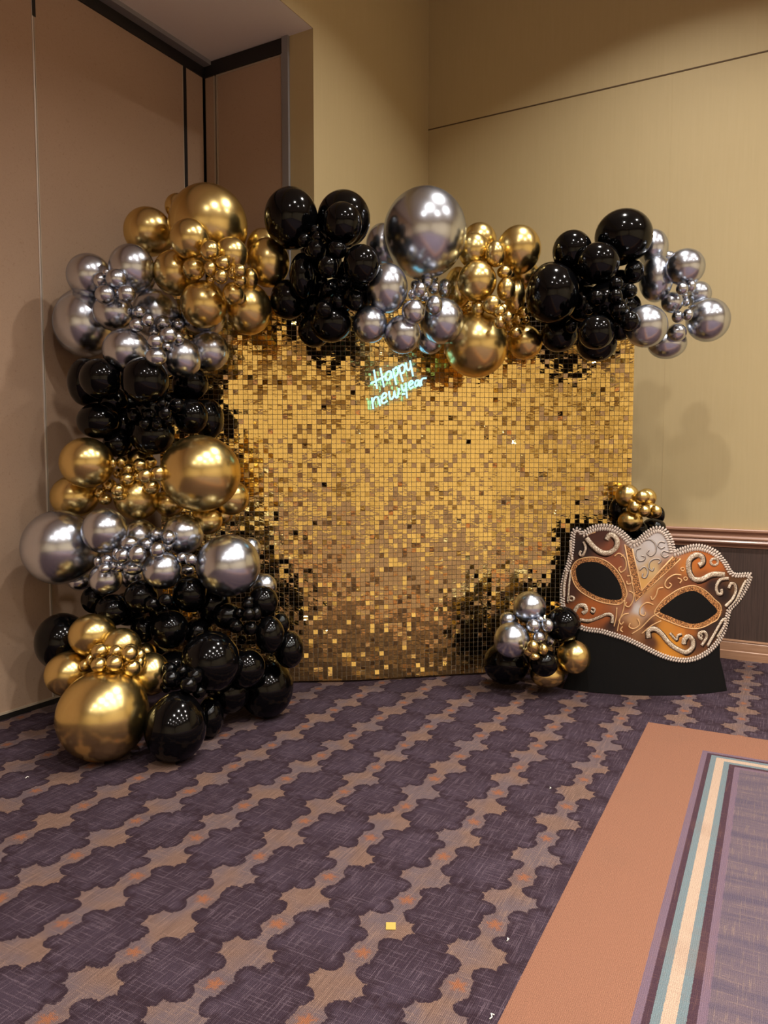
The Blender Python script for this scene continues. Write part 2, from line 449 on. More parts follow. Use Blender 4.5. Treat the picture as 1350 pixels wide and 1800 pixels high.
# folding partition on the left: fabric panels in thin aluminium edges
wl = struct(one_box('wall_left', (XL - 0.20, YF, 0), (XL - 0.045, YP + 0.25, SOF), M['blackrub']), 'tan fabric folding partition wall')
PW = 1.148; y1 = 4.008; ztop = 4.062
edges = []
while y1 > YF:
    y0 = max(y1 - PW, YF)
    pn = one_box('panel', (XL - 0.045, y0 + 0.010, 0.042), (XL, y1 - 0.010, ztop), M['panel'], wl)
    one_box('edge_strip', (XL - 0.04, y1 - 0.010, 0.042), (XL + (0.005 if y1 < 4 else 0.0), y1 - 0.001, ztop), M['bright_edge' if y1 < 4 else 'edge'], pn)
    one_box('edge_strip', (XL - 0.04, y0 + 0.004, 0.042), (XL + 0.002, y0 + 0.010, ztop), M['edge'], pn)
    if y0 > YF: one_box('hinge_seal', (XL - 0.04, y0 - 0.008, 3.83), (XL + 0.006, y0 + 0.014, ztop), M['track'], pn)
    y1 = y0
pn = one_box('panel', (XL - 0.045, 4.034, 0.042), (XL, 4.196, ztop), M['panel'], wl)
one_box('edge_seal', (XL - 0.04, 4.007, 0.042), (XL + 0.004, 4.033, ztop), M['blackrub'], pn)
one_box('floor_seal', (XL - 0.045, YF, 0.0), (XL + 0.004, YP, 0.030), M['blackrub'], wl)
one_box('floor_seal_edge', (XL - 0.045, YF, 0.030), (XL + 0.006, YP, 0.042), M['edge'], wl)
tk = one_box('ceiling_track', (XL - 0.045, YF, ztop), (XL + 0.012, YP, ztop + 0.070), M['track'], wl)
one_box('track_lip', (XL - 0.02, YF, ztop + 0.070), (XL + 0.075, YP - 0.01, SOF), M['greymetal'], tk)
# end panel of the partition, square to it
wp = struct(one_box('wall_partition', (XL - 0.045, YP + 0.045, 0), (xp1, YP + 0.20, SOF), M['blackrub']), 'short brown partition panel facing the room')
xq0 = on_plane(377, 250, 1, YP)[0]; xq1 = on_plane(384, 250, 1, YP)[0]
pn = one_box('panel', (XL + 0.010, YP, 0.042), (xq0, YP + 0.045, ztop), M['panel'], wp)
pn2 = one_box('panel', (xq1, YP, 0.042), (xp0 - 0.014, YP + 0.045, ztop), M['panel'], wp)
one_box('edge_strip', (xq0, YP - 0.004, 0.042), (xq0 + 0.012, YP + 0.03, ztop), M['edge'], wp)
one_box('edge_strip', (xq1 - 0.012, YP - 0.004, 0.042), (xq1, YP + 0.03, ztop), M['edge'], wp)
one_box('edge_strip', (xp0 - 0.014, YP - 0.010, 0.042), (xp0 - 0.004, YP + 0.03, ztop), M['metal'], wp)
one_box('edge_strip', (xq1, YP - 0.003, ztop - 0.012), (xp0 - 0.014, YP + 0.03, ztop), M['edge'], wp)
one_box('ceiling_track', (XL, YP - 0.014, ztop), (xp0, YP + 0.045, SOF - 0.004), M['track'], wp)
one_box('jamb_post', (xp0, YP - 0.020, 0), (xp1, YP + 0.045, SOF), M['greymetal'], wp)

# ------------------------------------------------------------------ sequin backdrop
PS = 0.300; NR = 8
P1 = on_floor(626, 1199)[:2]
def hdir(px):
    r = ray(px, HZ)[:2]; return r
def along(px, P, L, far):
    # point on the vertical plane of pixel column px at distance L from P
    d = hdir(px); A = d @ d; B = -2 * (d @ P); Cc = P @ P - L * L
    D = max(B * B - 4 * A * Cc, 0.0); t = (-B + (1 if far else -1) * math.sqrt(D)) / (2 * A)
    return d * t
P2 = along(866, P1, 3 * PS, True)
# right flank comes slightly forward again
P3 = hdir(1111) * (float(project((*P2, 1.4))[2]) * 0.985)
print('flank', np.linalg.norm(P3 - P2) / 3, 'backdrop depths', [round(float(project((*q, 1.4))[2]), 3) for q in (P1, P2, P3)])
P0dir = hdir(296) * (float(project((*P1, 1.4))[2]) * 0.985) - P1
P0dir = P0dir / np.linalg.norm(P0dir)
cols = []                                             # (left end, unit direction) of each 30 cm panel column
for i in range(4): cols.append((P1 + P0dir * PS * (4 - i), -P0dir))
dm = (P2 - P1) / np.linalg.norm(P2 - P1); dr = (P3 - P2) / np.linalg.norm(P3 - P2)
for i in range(3): cols.append((P1 + dm * PS * i, dm))
PSR = np.linalg.norm(P3 - P2) / 3                     # the flank's panels overlap a little
for i in range(3): cols.append((P2 + dr * PSR * i, dr))
bd = empty('sequin_backdrop', (*P1, 0.0))
tag(bd, 'wall of small square gold mirror sequins behind the balloon arch', 'backdrop')
Z0 = 0.012
step = PS / 10
half = step / 2 - 0.0013
panel_mesh = None
seqs = []
for ci, (L, d) in enumerate(cols):
    nrm = np.array([d[1], -d[0]])                     # towards the camera
    if nrm @ (-L) < 0: nrm = -nrm
    d3 = np.array([d[0], d[1], 0]); n3 = np.array([nrm[0], nrm[1], 0])
    for ri in range(NR):
        pw = PSR if ci >= 7 else PS
        c = np.array([*(L + d * pw / 2), Z0 + PS * (ri + 0.5)])
        k = MB(); k.obox(c - n3 * 0.009, d3 * (pw / 2 - 0.0006), n3 * 0.003, np.array([0, 0, PS / 2 - 0.0006]))
        pnl = _child(k, 'panel', M['lowsheen'], bd)
        # every panel sits a touch differently on the frame
        pt, py_ = rng.normal(0, 0.010), rng.normal(0, 0.012)
        for i in range(10):
            for j in range(10):
                cc = np.array([*(L + d * (pw / 10) * (i + 0.5)), Z0 + PS * ri + step * (j + 0.5)])
                seqs.append((cc, d3, n3, pt, py_, pw / PS, pnl))
def field(P, s, ph):
    return math.sin(P[0] * s + ph) * math.cos(P[2] * s * 1.3 + ph * 2) + math.sin((P[1] + P[2]) * s * 0.7 + 3 * ph)
sq_all = MB(); pegs = MB(); singles = []
cand = []
for idx, (c, d3, n3, pt, py_, wk, pnl) in enumerate(seqs):
    px, pyy, dz = project(c)
    if 452 < px < 612 and 700 < pyy < 850: cand.append((dz, idx))
cand = set(i for _, i in sorted(cand)[:300])
single_mesh = None
for idx, (c, d3, n3, pt, py_, wk, pnl) in enumerate(seqs):
    big = random.random()
    tx = pt + 0.014 * field(c, 3.1, 0.4) + rng.normal(0, 0.034)
    ty = py_ + 0.014 * field(c, 2.6, 1.9) + rng.normal(0, 0.030)
    if big < 0.28: tx += rng.normal(0, 0.11); ty += rng.normal(0, 0.05)
    elif big < 0.34: tx += rng.normal(0, 0.22); ty += rng.normal(0, 0.12)
    up = np.array([0, 0, 1.0])
    # tilt about the horizontal (tx) and the vertical (ty)
    nn = n3 + up * math.tan(max(-0.5, min(0.5, tx))) + d3 * math.tan(max(-0.4, min(0.4, ty)))
    nn /= np.linalg.norm(nn)
    ax = np.cross(up, nn); ax /= np.linalg.norm(ax); az = np.cross(nn, ax)
    cc = c + nn * 0.002
    if idx in cand:
        if single_mesh is None:
            kk = MB(); kk.box((-half, -half, -0.0005), (half, half, 0.0005))
            single_mesh = bpy.data.meshes.new('sequin'); single_mesh.from_pydata(kk.v, [], kk.f); single_mesh.materials.append(M['sequin'])
        o = bpy.data.objects.new('sequin', single_mesh); COL.objects.link(o); o.parent = pnl
        mm = Matrix(((ax[0], az[0], nn[0], cc[0] - P1[0]), (ax[1], az[1], nn[1], cc[1] - P1[1]), (ax[2], az[2], nn[2], cc[2]), (0, 0, 0, 1)))
        # az is up: local x = ax, local y = az, local z = nn
        o.matrix_local = mm
    else:
        sq_all.obox(cc, ax * half * wk, az * half, nn * 0.0005)
    pc = cc + az * (half * 0.62) + nn * 0.0012
    pegs.poly([pc + ax * 0.0016, pc + az * 0.0016, pc - ax * 0.0016, pc - az * 0.0016, pc + nn * 0.0022],
              [(0, 1, 4), (1, 2, 4), (2, 3, 4), (3, 0, 4)], True)
o = _child(sq_all, 'sequins', M['sequin'], bd); o['kind'] = 'stuff'; o['label'] = 'small square gold mirror sequins'
o = _child(pegs, 'sequin_pegs', plain('clear_peg', (120, 92, 50), 0.15, 0.3), bd); o['kind'] = 'stuff'
# steel tube frame behind
def bnorm(d, L):
    q = np.array([d[1], -d[0]]); return q if q @ (-L) > 0 else -q
for q, d in ((cols[0][0] + cols[0][1] * 0.03, cols[0][1]), (P1, dm), (P2, dr), (P3 - dr * 0.03, dr)):
    nb = -bnorm(d, q); b = q + nb * 0.045; f2 = b + nb * 0.30
    k = MB(); k.tube([(b[0], b[1], 0.0), (b[0], b[1], 2.36)], 0.016, 10); _child(k, 'frame_post', M['frame'], bd)
    k = MB(); k.tube([(b[0], b[1], 0.012), (f2[0], f2[1], 0.012)], 0.012, 8); _child(k, 'frame_foot', M['frame'], bd)

# ------------------------------------------------------------------ neon sign
NX, NY, NS = 630.0, 610.0, 9.0
nmid = np.array([dm[1], -dm[0], 0.0]); nmid = nmid if nmid[:2] @ (-P1) > 0 else -nmid
def on_neon(x, y, off):
    r = ray(NX + x / NS, NY + y / NS); O = np.array([P1[0], P1[1], 0]) + nmid * off
    t = ((O - CP) @ nmid) / (r @ nmid); return CP + r * t
letters = [
 ('letter_h', [[(245, 360), (270, 500), (297, 660)], [(350, 330), (375, 480), (405, 635)], [(195, 575), (300, 525), (440, 450)]]),
 ('letter_a', [[(512, 385), (460, 395), (432, 460), (445, 520), (485, 510), (515, 435), (512, 385), (522, 450), (542, 492)]]),
 ('letter_p', [[(545, 345), (570, 470), (600, 600)], [(555, 365), (598, 322), (630, 365), (612, 440), (570, 468)]]),
 ('letter_p', [[(640, 290), (670, 430), (705, 550)], [(650, 312), (700, 275), (735, 320), (715, 400), (675, 420)]]),
 ('letter_y', [[(755, 245), (763, 320), (785, 365), (815, 345), (828, 300)], [(815, 212), (840, 330), (865, 460)]]),
 ('letter_n', [[(212, 800), (224, 880), (235, 980)], [(226, 875), (258, 805), (300, 790), (326, 850), (345, 935)]]),
 ('letter_e', [[(372, 828), (445, 768), (420, 725), (378, 765), (365, 845), (395, 888), (462, 850)]]),
 ('letter_w', [[(485, 700), (495, 785), (525, 825), (560, 770), (570, 700), (582, 775), (610, 800), (635, 740), (640, 650)]]),
 ('letter_y', [[(685, 595), (695, 660), (722, 690), (750, 645), (750, 565)], [(748, 565), (760, 700), (770, 810)], [(690, 748), (735, 742)]]),
 ('letter_e', [[(797, 612), (862, 572), (850, 535), (812, 555), (800, 620), (827, 655), (872, 622)]]),
 ('letter_a', [[(957, 525), (912, 535), (895, 590), (915, 620), (948, 582), (957, 528), (966, 600), (985, 618)]]),
 ('letter_r', [[(985, 520), (1000, 612)], [(990, 560), (1012, 503), (1075, 490)]])]
ns_loc = on_neon(630, 1010, 0.06)
ns = empty('neon_sign', tuple(ns_loc))
tag(ns, 'glowing pale blue neon sign reading Happy new year, hung before gold sequins', 'neon sign')
for nm, strokes in letters:
    k = MB()
    for s in strokes:
        pp = smooth_path([(*q, 0) for q in s], 6)
        k.tube([on_neon(q[0], q[1], 0.072) for q in pp], 0.0053, 8)
    _child(k, nm, M['neon'], ns)
plate = [(195, 330), (380, 290), (560, 245), (700, 215), (830, 170), (872, 200), (890, 300), (905, 430), (1000, 440), (1100, 452), (1090, 520), (1010, 640),
         (860, 700), (805, 830), (740, 845), (560, 880), (380, 970), (240, 1020), (190, 1000), (185, 800), (230, 690), (165, 600)]
k = MB(); k.prism([on_neon(x, y, 0.066) for x, y in plate], [on_neon(x, y, 0.061) for x, y in plate])
fix_normals(_child(k, 'acrylic_plate', M['acrylic'], ns))
for wx in (330, 790):
    a = on_neon(wx, 255 if wx < 500 else 205, 0.064); 
    k = MB(); k.tube([a, a + np.array([0, 0, 0.30])], 0.0010, 5); _child(k, 'hanging_wire', M['metal'], ns)

# ------------------------------------------------------------------ masquerade mask cutout
SX, SY, SS = 960.0, 840.0, 3.4615
def zpx(x, y): return SX + x / SS, SY + y / SS
FOLD = (1130 - SX) * SS
A_ = on_floor(989, 1202); B_ = on_floor(1130, 1223); C_ = on_floor(1278, 1201)
# the board bows gently: a vertical cylinder through three floor points
def circle3(a, b, c):
    ax, ay, bx, by, cx, cy = a[0], a[1], b[0], b[1], c[0], c[1]
    D = 2 * (ax * (by - cy) + bx * (cy - ay) + cx * (ay - by))
    ux = ((ax * ax + ay * ay) * (by - cy) + (bx * bx + by * by) * (cy - ay) + (cx * cx + cy * cy) * (ay - by)) / D
    uy = ((ax * ax + ay * ay) * (cx - bx) + (bx * bx + by * by) * (ax - cx) + (cx * cx + cy * cy) * (bx - ax)) / D
    return np.array([ux, uy]), math.hypot(ax - ux, ay - uy)
ch = (C_ - A_) / np.linalg.norm(C_ - A_)
sag = (B_ - A_) - ch * ((B_ - A_) @ ch)
MC, MR = circle3(A_ + sag * 0.5, B_, C_ + sag * 0.5)
def on_mask(x, y, off=0.0):
    px, py = zpx(x, y); r = ray(px, py); R = MR + off
    a = r[:2] @ r[:2]; b = -2 * (r[:2] @ MC); c = MC @ MC - R * R
    D = max(b * b - 4 * a * c, 0.0); t = (-b - math.sqrt(D)) / (2 * a)
    return CP + r * t
def mnorm(P):
    d = P[:2] - MC; d = d / np.linalg.norm(d); return np.array([d[0], d[1], 0.0])
NRr = mnorm(B_)
def clip_x(poly, xc, keep_left):
    out = []
    for i in range(len(poly)):
        a, b = poly[i], poly[(i + 1) % len(poly)]
        ia, ib = (a[0] <= xc) == keep_left, (b[0] <= xc) == keep_left
        if ia: out.append(a)
        if ia != ib:
            t = (xc - a[0]) / (b[0] - a[0]); out.append((xc, a[1] + t * (b[1] - a[1])))
    return out
board_base = [(100, 1257), (300, 1290), (450, 1309), (FOLD, 1325.7), (740, 1308), (900, 1285), (1103, 1250), (1078, 1180), (1058, 1100), (1057, 1010), (192, 1000), (172, 1100), (135, 1195)]
board_top = [(1057, 1010), (1085, 950), (1112, 900),
         (1128, 815), (1185, 755), (1230, 680), (1253, 605), (1246, 576), (1145, 573), (1115, 543), (1085, 493), (1035, 443), (978, 412), (920, 405),
         (850, 420), (788, 433), (772, 388), (747, 330), (710, 300), (660, 300), (610, 330), (560, 368), (530, 370), (490, 335), (440, 298), (380, 281),
         (310, 284), (260, 304), (232, 322), (212, 300), (182, 295), (155, 308), (144, 350), (138, 420), (124, 500), (100, 580), (85, 660), (82, 745), (92, 800),
         (140, 880), (185, 925), (192, 1000)]
BT = 0.012
ms = empty('mask_cutout', (float(B_[0]), float(B_[1]), 0.0))
tag(ms, 'giant masquerade mask cutout in copper, gold and cream on a black board', 'mask standee')
def strips(poly, width=50.0):
    x0, x1 = min(q[0] for q in poly), max(q[0] for q in poly); n_ = max(1, int((x1 - x0) / width)); out = []
    for i in range(n_):
        pl = poly
        if i > 0: pl = clip_x(pl, x0 + (x1 - x0) * i / n_, False)
        if i < n_ - 1: pl = clip_x(pl, x0 + (x1 - x0) * (i + 1) / n_, True)
        if len(pl) > 2: out.append(pl)
    return out
def curved_plate(poly, off, th, floor_clip=False):
    k = MB()
    for pl in strips(poly):
        fr = []; bk = []
        for x, y in pl:
            f_ = on_mask(x, y, off)
            if floor_clip and y > 1242: f_[2] = 0.002
            fr.append(f_); bk.append(f_ - mnorm(f_) * th)
        k.prism(fr, bk)
    return k
fix_normals(_child(curved_plate(board_top, 0.0, BT), 'black_board', M['board'], ms))
fix_normals(_child(curved_plate(board_base, 0.0, BT, True), 'black_base', M['board'], ms))
# easel strut at the back
q = on_mask(700, 1150, -0.02); k = MB(); k.prism([q + np.array([0, 0, .25]), (q[0], q[1], 0.003), (q[0] + 0.02, q[1] + 0.30, 0.003)],
        [q + np.array([.012, 0, .25]), (q[0] + .012, q[1], 0.003), (q[0] + 0.032, q[1] + 0.30, 0.003)]); fix_normals(_child(k, 'easel_strut', M['board'], ms))
face = [(205, 905), (250, 922), (330, 932), (400, 952), (480, 977), (560, 1012), (640, 1052), (720, 1087), (800, 1107), (870, 1108), (940, 1086), (1000, 1046), (1050, 990),
        (1085, 920), (1105, 840), (1117, 800), (1170, 742), (1215, 670), (1242, 602), (1236, 590), (1150, 592), (1118, 570), (1090, 520), (1050, 475), (1000, 442), (940, 424),
        (880, 427), (820, 446), (776, 456), (760, 400), (735, 345), (700, 316), (660, 316), (610, 346), (560, 390), (525, 402), (490, 370), (440, 326), (380, 302), (310, 303),
        (260, 322), (225, 347), (205, 322), (180, 316), (164, 340), (156, 430), (141, 510), (112, 600), (100, 680), (100, 770), (115, 802), (150, 860)]
def inside(x, y, P):
    c = False; j = len(P) - 1
    for i in range(len(P)):
        if (P[i][1] > y) != (P[j][1] > y) and x < (P[j][0] - P[i][0]) * (y - P[i][1]) / (P[j][1] - P[i][1]) + P[i][0]: c = not c
        j = i
    return c
csamp = [((330, 350), (74, 38, 28)), ((220, 430), (34, 22, 20)), ((190, 560), (60, 34, 24)), ((400, 440), (128, 68, 42)), ((430, 520), (146, 80, 48)), ((470, 620), (150, 92, 56)), ((560, 480), (200, 192, 184)),
         ((660, 400), (208, 202, 200)), ((720, 400), (205, 198, 196)), ((640, 560), (208, 176, 126)), ((590, 640), (216, 166, 96)), ((740, 560), (150, 92, 52)), ((860, 540), (198, 122, 52)), ((940, 520), (200, 112, 44)),
         ((1010, 520), (196, 106, 44)), ((880, 640), (120, 66, 38)), ((960, 600), (150, 84, 40)), ((1010, 650), (46, 30, 28)), ((1080, 700), (34, 24, 24)), ((1150, 660), (96, 66, 42)), ((780, 640), (116, 66, 38)), ((700, 710), (166, 100, 50)),
         ((620, 780), (170, 110, 60)), ((555, 800), (206, 198, 192)), ((540, 860), (194, 146, 96)), ((480, 920), (124, 68, 32)), ((500, 780), (146, 84, 46)), ((300, 780), (172, 94, 42)), ((350, 850), (156, 84, 40)),
         ((230, 830), (166, 90, 42)), ((140, 690), (70, 40, 30)), ((395, 900), (56, 34, 26)), ((700, 960), (204, 134, 38)), ((760, 1000), (220, 146, 44)), ((740, 1050), (214, 140, 44)), ((640, 1000), (84, 48, 30)),
         ((820, 940), (204, 128, 50)), ((900, 1000), (72, 42, 32)), ((960, 930), (52, 34, 30)), ((1040, 890), (50, 36, 32)), ((630, 900), (88, 50, 30)), ((740, 900), (204, 134, 52)), ((870, 940), (166, 96, 42))]
cx_ = np.array([c[0] for c in csamp], float); cl_ = np.array([lin(*c[1])[:3] for c in csamp])
G = 7.0; gx = np.arange(FOLD - G * 76, 1260, G); gy = np.arange(290, 1120, G)
vid = {}; gv = []; gf = []; gc = []
ok = {(i, j): inside(x, y, face) for i, x in enumerate(gx) for j, y in enumerate(gy)}
def gvert(i, j):
    if (i, j) not in vid:
        vid[i, j] = len(gv); gv.append(on_mask(gx[i], gy[j], 0.0015))
        w = 1.0 / (((cx_ - np.array([gx[i], gy[j]])) ** 2).sum(1) + 120.0) ** 1.7
        gc.append((w[:, None] * cl_).sum(0) / w.sum())
    return vid[i, j]
for i in range(len(gx) - 1):
    for j in range(len(gy) - 1):
        if ok[i, j] and ok[i + 1, j] and ok[i, j + 1] and ok[i + 1, j + 1]:
            gf.append((gvert(i, j), gvert(i, j + 1), gvert(i + 1, j + 1), gvert(i + 1, j)))
k = MB(); k.poly(gv, gf); o = _child(k, 'mask_face', M['print'], ms)
ca_ = o.data.color_attributes.new('print', 'FLOAT_COLOR', 'POINT')
ca_.data.foreach_set('color', np.c_[np.array(gc), np.ones(len(gc))].astype(np.float32).ravel())
leye = [(180, 560), (200, 530), (240, 513), (300, 512), (350, 530), (400, 570), (440, 630), (460, 690), (455, 737), (400, 742), (340, 730), (280, 705), (220, 665), (190, 620)]
reye = [(690, 810), (740, 762), (800, 717), (860, 692), (910, 690), (960, 720), (1000, 760), (1042, 810), (1000, 850), (950, 878), (890, 888), (820, 870), (750, 842)]
def flat_poly(name, pts, off, mat, th=0.001):
    return fix_normals(_child(curved_plate(pts, off + th, th), name, mat, ms))
def band(name, inner, outer, off, mat, closed=True):
    N = len(inner); k = MB()
    pts = [on_mask(x, y, off) for x, y in inner] + [on_mask(x, y, off) for x, y in outer]
    k.poly(pts, [(i, (i + 1) % N, (i + 1) % N + N, i + N) for i in range(N if closed else N - 1)])
    return _child(k, name, mat, ms)
def grow(poly, amt):
    P = np.array(poly, float); N = len(P); out = []
    ctr = P.mean(0)
    for i in range(N):
        t = P[(i + 1) % N] - P[i - 1]; q = np.array([t[1], -t[0]]); q /= np.linalg.norm(q) + 1e-9
        if q @ (P[i] - ctr) < 0: q = -q
        out.append(tuple(P[i] + q * amt))
    return out
le = [tuple(q[:2]) for q in smooth_path([(*q, 0) for q in leye], 4, True)]; re_ = [tuple(q[:2]) for q in smooth_path([(*q, 0) for q in reye], 4, True)]
eyes = []
for e, amt in ((le, 27), (re_, 31)):
    eo = flat_poly('eye_opening', e, 0.002, M['eye'])
    gb = band('glitter_band', e, grow(e, amt), 0.0030, M['copper']); gb.parent = eo
    eyes.append(eo)
def stroke(name, pts, w, mat, n=6, off=0.003, closed=False, fk=0.35):
    pp = smooth_path([(*q, 0) for q in pts], n, closed)
    dd = FPX * SS / 4.85
    k = MB()
    k.tube([on_mask(q[0], q[1], off) for q in pp], w / 2 / dd, 6, flat=tuple(NRr), flatk=fk, closed=closed)
    return _child(k, name, mat, ms)
for e, amt, eo in ((le, 27, eyes[0]), (re_, 31, eyes[1])):
    stroke('gold_outline', grow(e, amt)[::3], 7, M['goldline'], 4, closed=True).parent = eo
flat_poly('glitter_band', [(478, 405), (524, 432), (553, 560), (582, 688), (545, 752), (512, 580)], 0.0028, M['copper'])
flat_poly('glitter_band', [(545, 752), (582, 688), (772, 480), (818, 492)], 0.0029, M['copper'])
for l in ([(478, 405), (512, 580), (545, 752), (680, 622), (818, 492)], [(524, 432), (553, 560), (581, 688), (676, 584), (772, 480)]):
    k = MB(); dd = FPX * SS / 4.85
    k.tube([on_mask(a, b, 0.004) for a, b in l], 4.0 / dd, 6, flat=tuple(NRr), flatk=0.4); _child(k, 'gold_outline', M['goldline'], ms)
for l in ([(478, 745), (470, 800), (445, 875), (432, 935)], [(690, 820), (640, 850), (575, 915), (520, 950)], [(430, 790), (425, 850), (412, 905)],
          [(700, 870), (640, 900), (580, 950)], [(240, 350), (300, 330)]):
    stroke('gold_outline', l, 7, M['goldline'])
thick = [([(245, 365), (290, 420), (340, 455), (390, 455), (425, 425), (432, 385), (412, 353), (385, 350), (368, 378)], 24), ([(1085, 590), (1010, 588), (940, 620), (890, 612), (865, 560), (870, 500), (910, 470), (946, 482), (950, 515), (928, 532)], 24),
         ([(205, 862), (260, 870), (320, 850), (370, 830), (402, 840), (400, 885)], 14), ([(172, 815), (198, 780), (236, 780), (244, 808), (222, 826)], 20),
         ([(622, 975), (622, 932), (660, 920), (700, 950), (740, 1000), (790, 1040), (850, 1062), (888, 1032), (890, 990), (864, 966), (840, 985), (836, 1012)], 22),
         ([(945, 1020), (975, 972), (965, 940), (935, 943), (928, 968), (948, 984)], 14), ([(1110, 612), (1060, 620), (1035, 660), (1042, 703), (1066, 704), (1064, 678)], 15),
         ([(1090, 782), (1130, 740), (1152, 690), (1146, 650), (1122, 645), (1110, 672)], 15), ([(228, 388), (240, 430), (222, 472), (204, 464), (212, 444)], 12),
         ([(980, 1025), (1020, 955), (1068, 872), (1092, 862), (1084, 900), (1040, 970)], 13), ([(1110, 790), (1160, 730), (1195, 660), (1215, 625)], 13), ([(150, 380), (150, 440), (160, 500)], 14),
         ([(128, 560), (112, 640), (108, 720)], 16), ([(150, 560), (140, 650), (132, 760)], 10), ([(275, 790), (296, 800), (286, 820), (272, 806)], 9), ([(752, 945), (790, 985), (800, 960), (825, 950)], 10)]
M['brownline'] = plain('dark_brown_print', (48, 28, 20), 0.6)
for pts, w in thick:
    stroke('scroll_outline', [(a + 2, b + 3) for a, b in pts], w * 1.25 + 9, M['brownline'], off=0.0018, fk=0.08)
    stroke('scroll', pts, w * 1.25, M['cream'], off=0.0035)
def loop(name, x, y, r, w, mat):
    stroke(name, [(x + r * math.cos(t), y + r * 0.9 * math.sin(t)) for t in np.linspace(0, 2 * math.pi, 9)[:-1]], w, mat, 3, 0.0035, True)
loop('scroll', 1022, 512, 22, 15, M['cream']); loop('scroll', 155, 735, 15, 11, M['cream']); loop('scroll', 938, 960, 10, 8, M['cream'])
loop('bead_ring', 830, 556, 11, 6, M['goldline']); loop('bead_ring', 848, 614, 11, 6, M['goldline'])
thin_grey = [[(585, 387), (630, 375), (665, 405), (667, 450), (640, 476), (615, 460), (627, 440)], [(577, 428), (550, 440), (545, 475), (565, 505), (595, 502), (602, 482), (582, 474)],
             [(725, 395), (695, 390), (680, 412), (700, 430), (722, 420)], [(748, 455), (716, 446), (702, 466), (722, 484), (745, 474)],
             [(684, 522), (698, 506), (684, 494), (650, 498), (628, 520), (628, 552), (648, 566), (656, 548)], [(570, 562), (598, 542), (620, 568), (608, 606), (586, 604), (590, 582)]]
for l in thin_grey:
    stroke('scroll', l, 9, M['greyline'], 6, 0.0028); stroke('scroll', [(a - 2, b - 2) for a, b in l], 5, M['braid'], 6, 0.0036)
thin_gold = [[(415, 478), (445, 460), (482, 495), (484, 550), (456, 575), (442, 552), (458, 540)], [(492, 598), (522, 600), (518, 640), (494, 646), (490, 628)], [(505, 690), (530, 705), (528, 745), (505, 784), (482, 776), (490, 756)],
             [(502, 826), (470, 834), (444, 868), (456, 892), (472, 876)], [(822, 592), (780, 590), (736, 618), (722, 655), (744, 672), (762, 652), (748, 640)], [(712, 668), (682, 676), (668, 716), (646, 742), (636, 722)],
             [(652, 772), (612, 760), (576, 788), (572, 828), (598, 838), (604, 816)], [(556, 858), (568, 894), (534, 918), (504, 906), (512, 884)], [(800, 610), (824, 622), (812, 642)], [(465, 905), (452, 925), (466, 938)], [(455, 480), (474, 470)]]
for l in thin_gold: stroke('scroll', l, 8, M['goldline'], 6, 0.0035)
# braided edging: two interleaved rows of small lobes
k = MB(); fp = smooth_path([(*q, 0) for q in face], 6, True); fp = np.array(fp)[:, :2]
seg = np.linalg.norm(np.roll(fp, -1, 0) - fp, axis=1); cum = np.r_[0, np.cumsum(seg)]
ctr = np.array([650, 700.0]); sN = int(cum[-1] / 8.0)
dd = FPX * SS / 4.85
for s in range(sN):
    d = cum[-1] * s / sN; i = min(np.searchsorted(cum, d) - 1, len(fp) - 1) if d > 0 else 0
    a, b = fp[i], fp[(i + 1) % len(fp)]; t = (d - cum[i]) / max(seg[i], 1e-6); q = a + (b - a) * t
    tg = (b - a) / max(seg[i], 1e-6); nq = np.array([tg[1], -tg[0]])
    w = 12.0 if q[1] > 480 or q[0] < 230 else 17.0
    q2 = q + nq * (w * 0.62 if s % 2 else -w * 0.62)
    c3 = on_mask(q2[0], q2[1], 0.004)
    e1 = on_mask(q2[0] + tg[0] * 9 + nq[0] * 3, q2[1] + tg[1] * 9 + nq[1] * 3, 0.004) - c3
    e2 = on_mask(q2[0] + nq[0] * w * 0.75, q2[1] + nq[1] * w * 0.75, 0.004) - c3
    nn = mnorm(c3) * 0.004
    ring = [c3 + e1 * math.cos(h) * 0.8 + e2 * math.sin(h) for h in np.linspace(0, 2 * math.pi, 9)[:-1]]
    top = [c3 + (e1 * math.cos(h) * 0.8 + e2 * math.sin(h)) * 0.55 + nn * 0.8 for h in np.linspace(0, 2 * math.pi, 9)[:-1]]
    k.poly(ring + top + [c3 + nn], [(i2, (i2 + 1) % 8, (i2 + 1) % 8 + 8, i2 + 8) for i2 in range(8)] + [(8 + i2, 8 + (i2 + 1) % 8, 16) for i2 in range(8)], True)
o = fix_normals(_child(k, 'braid_trim', M['braid'], ms)); o['label'] = 'cream braided edging'

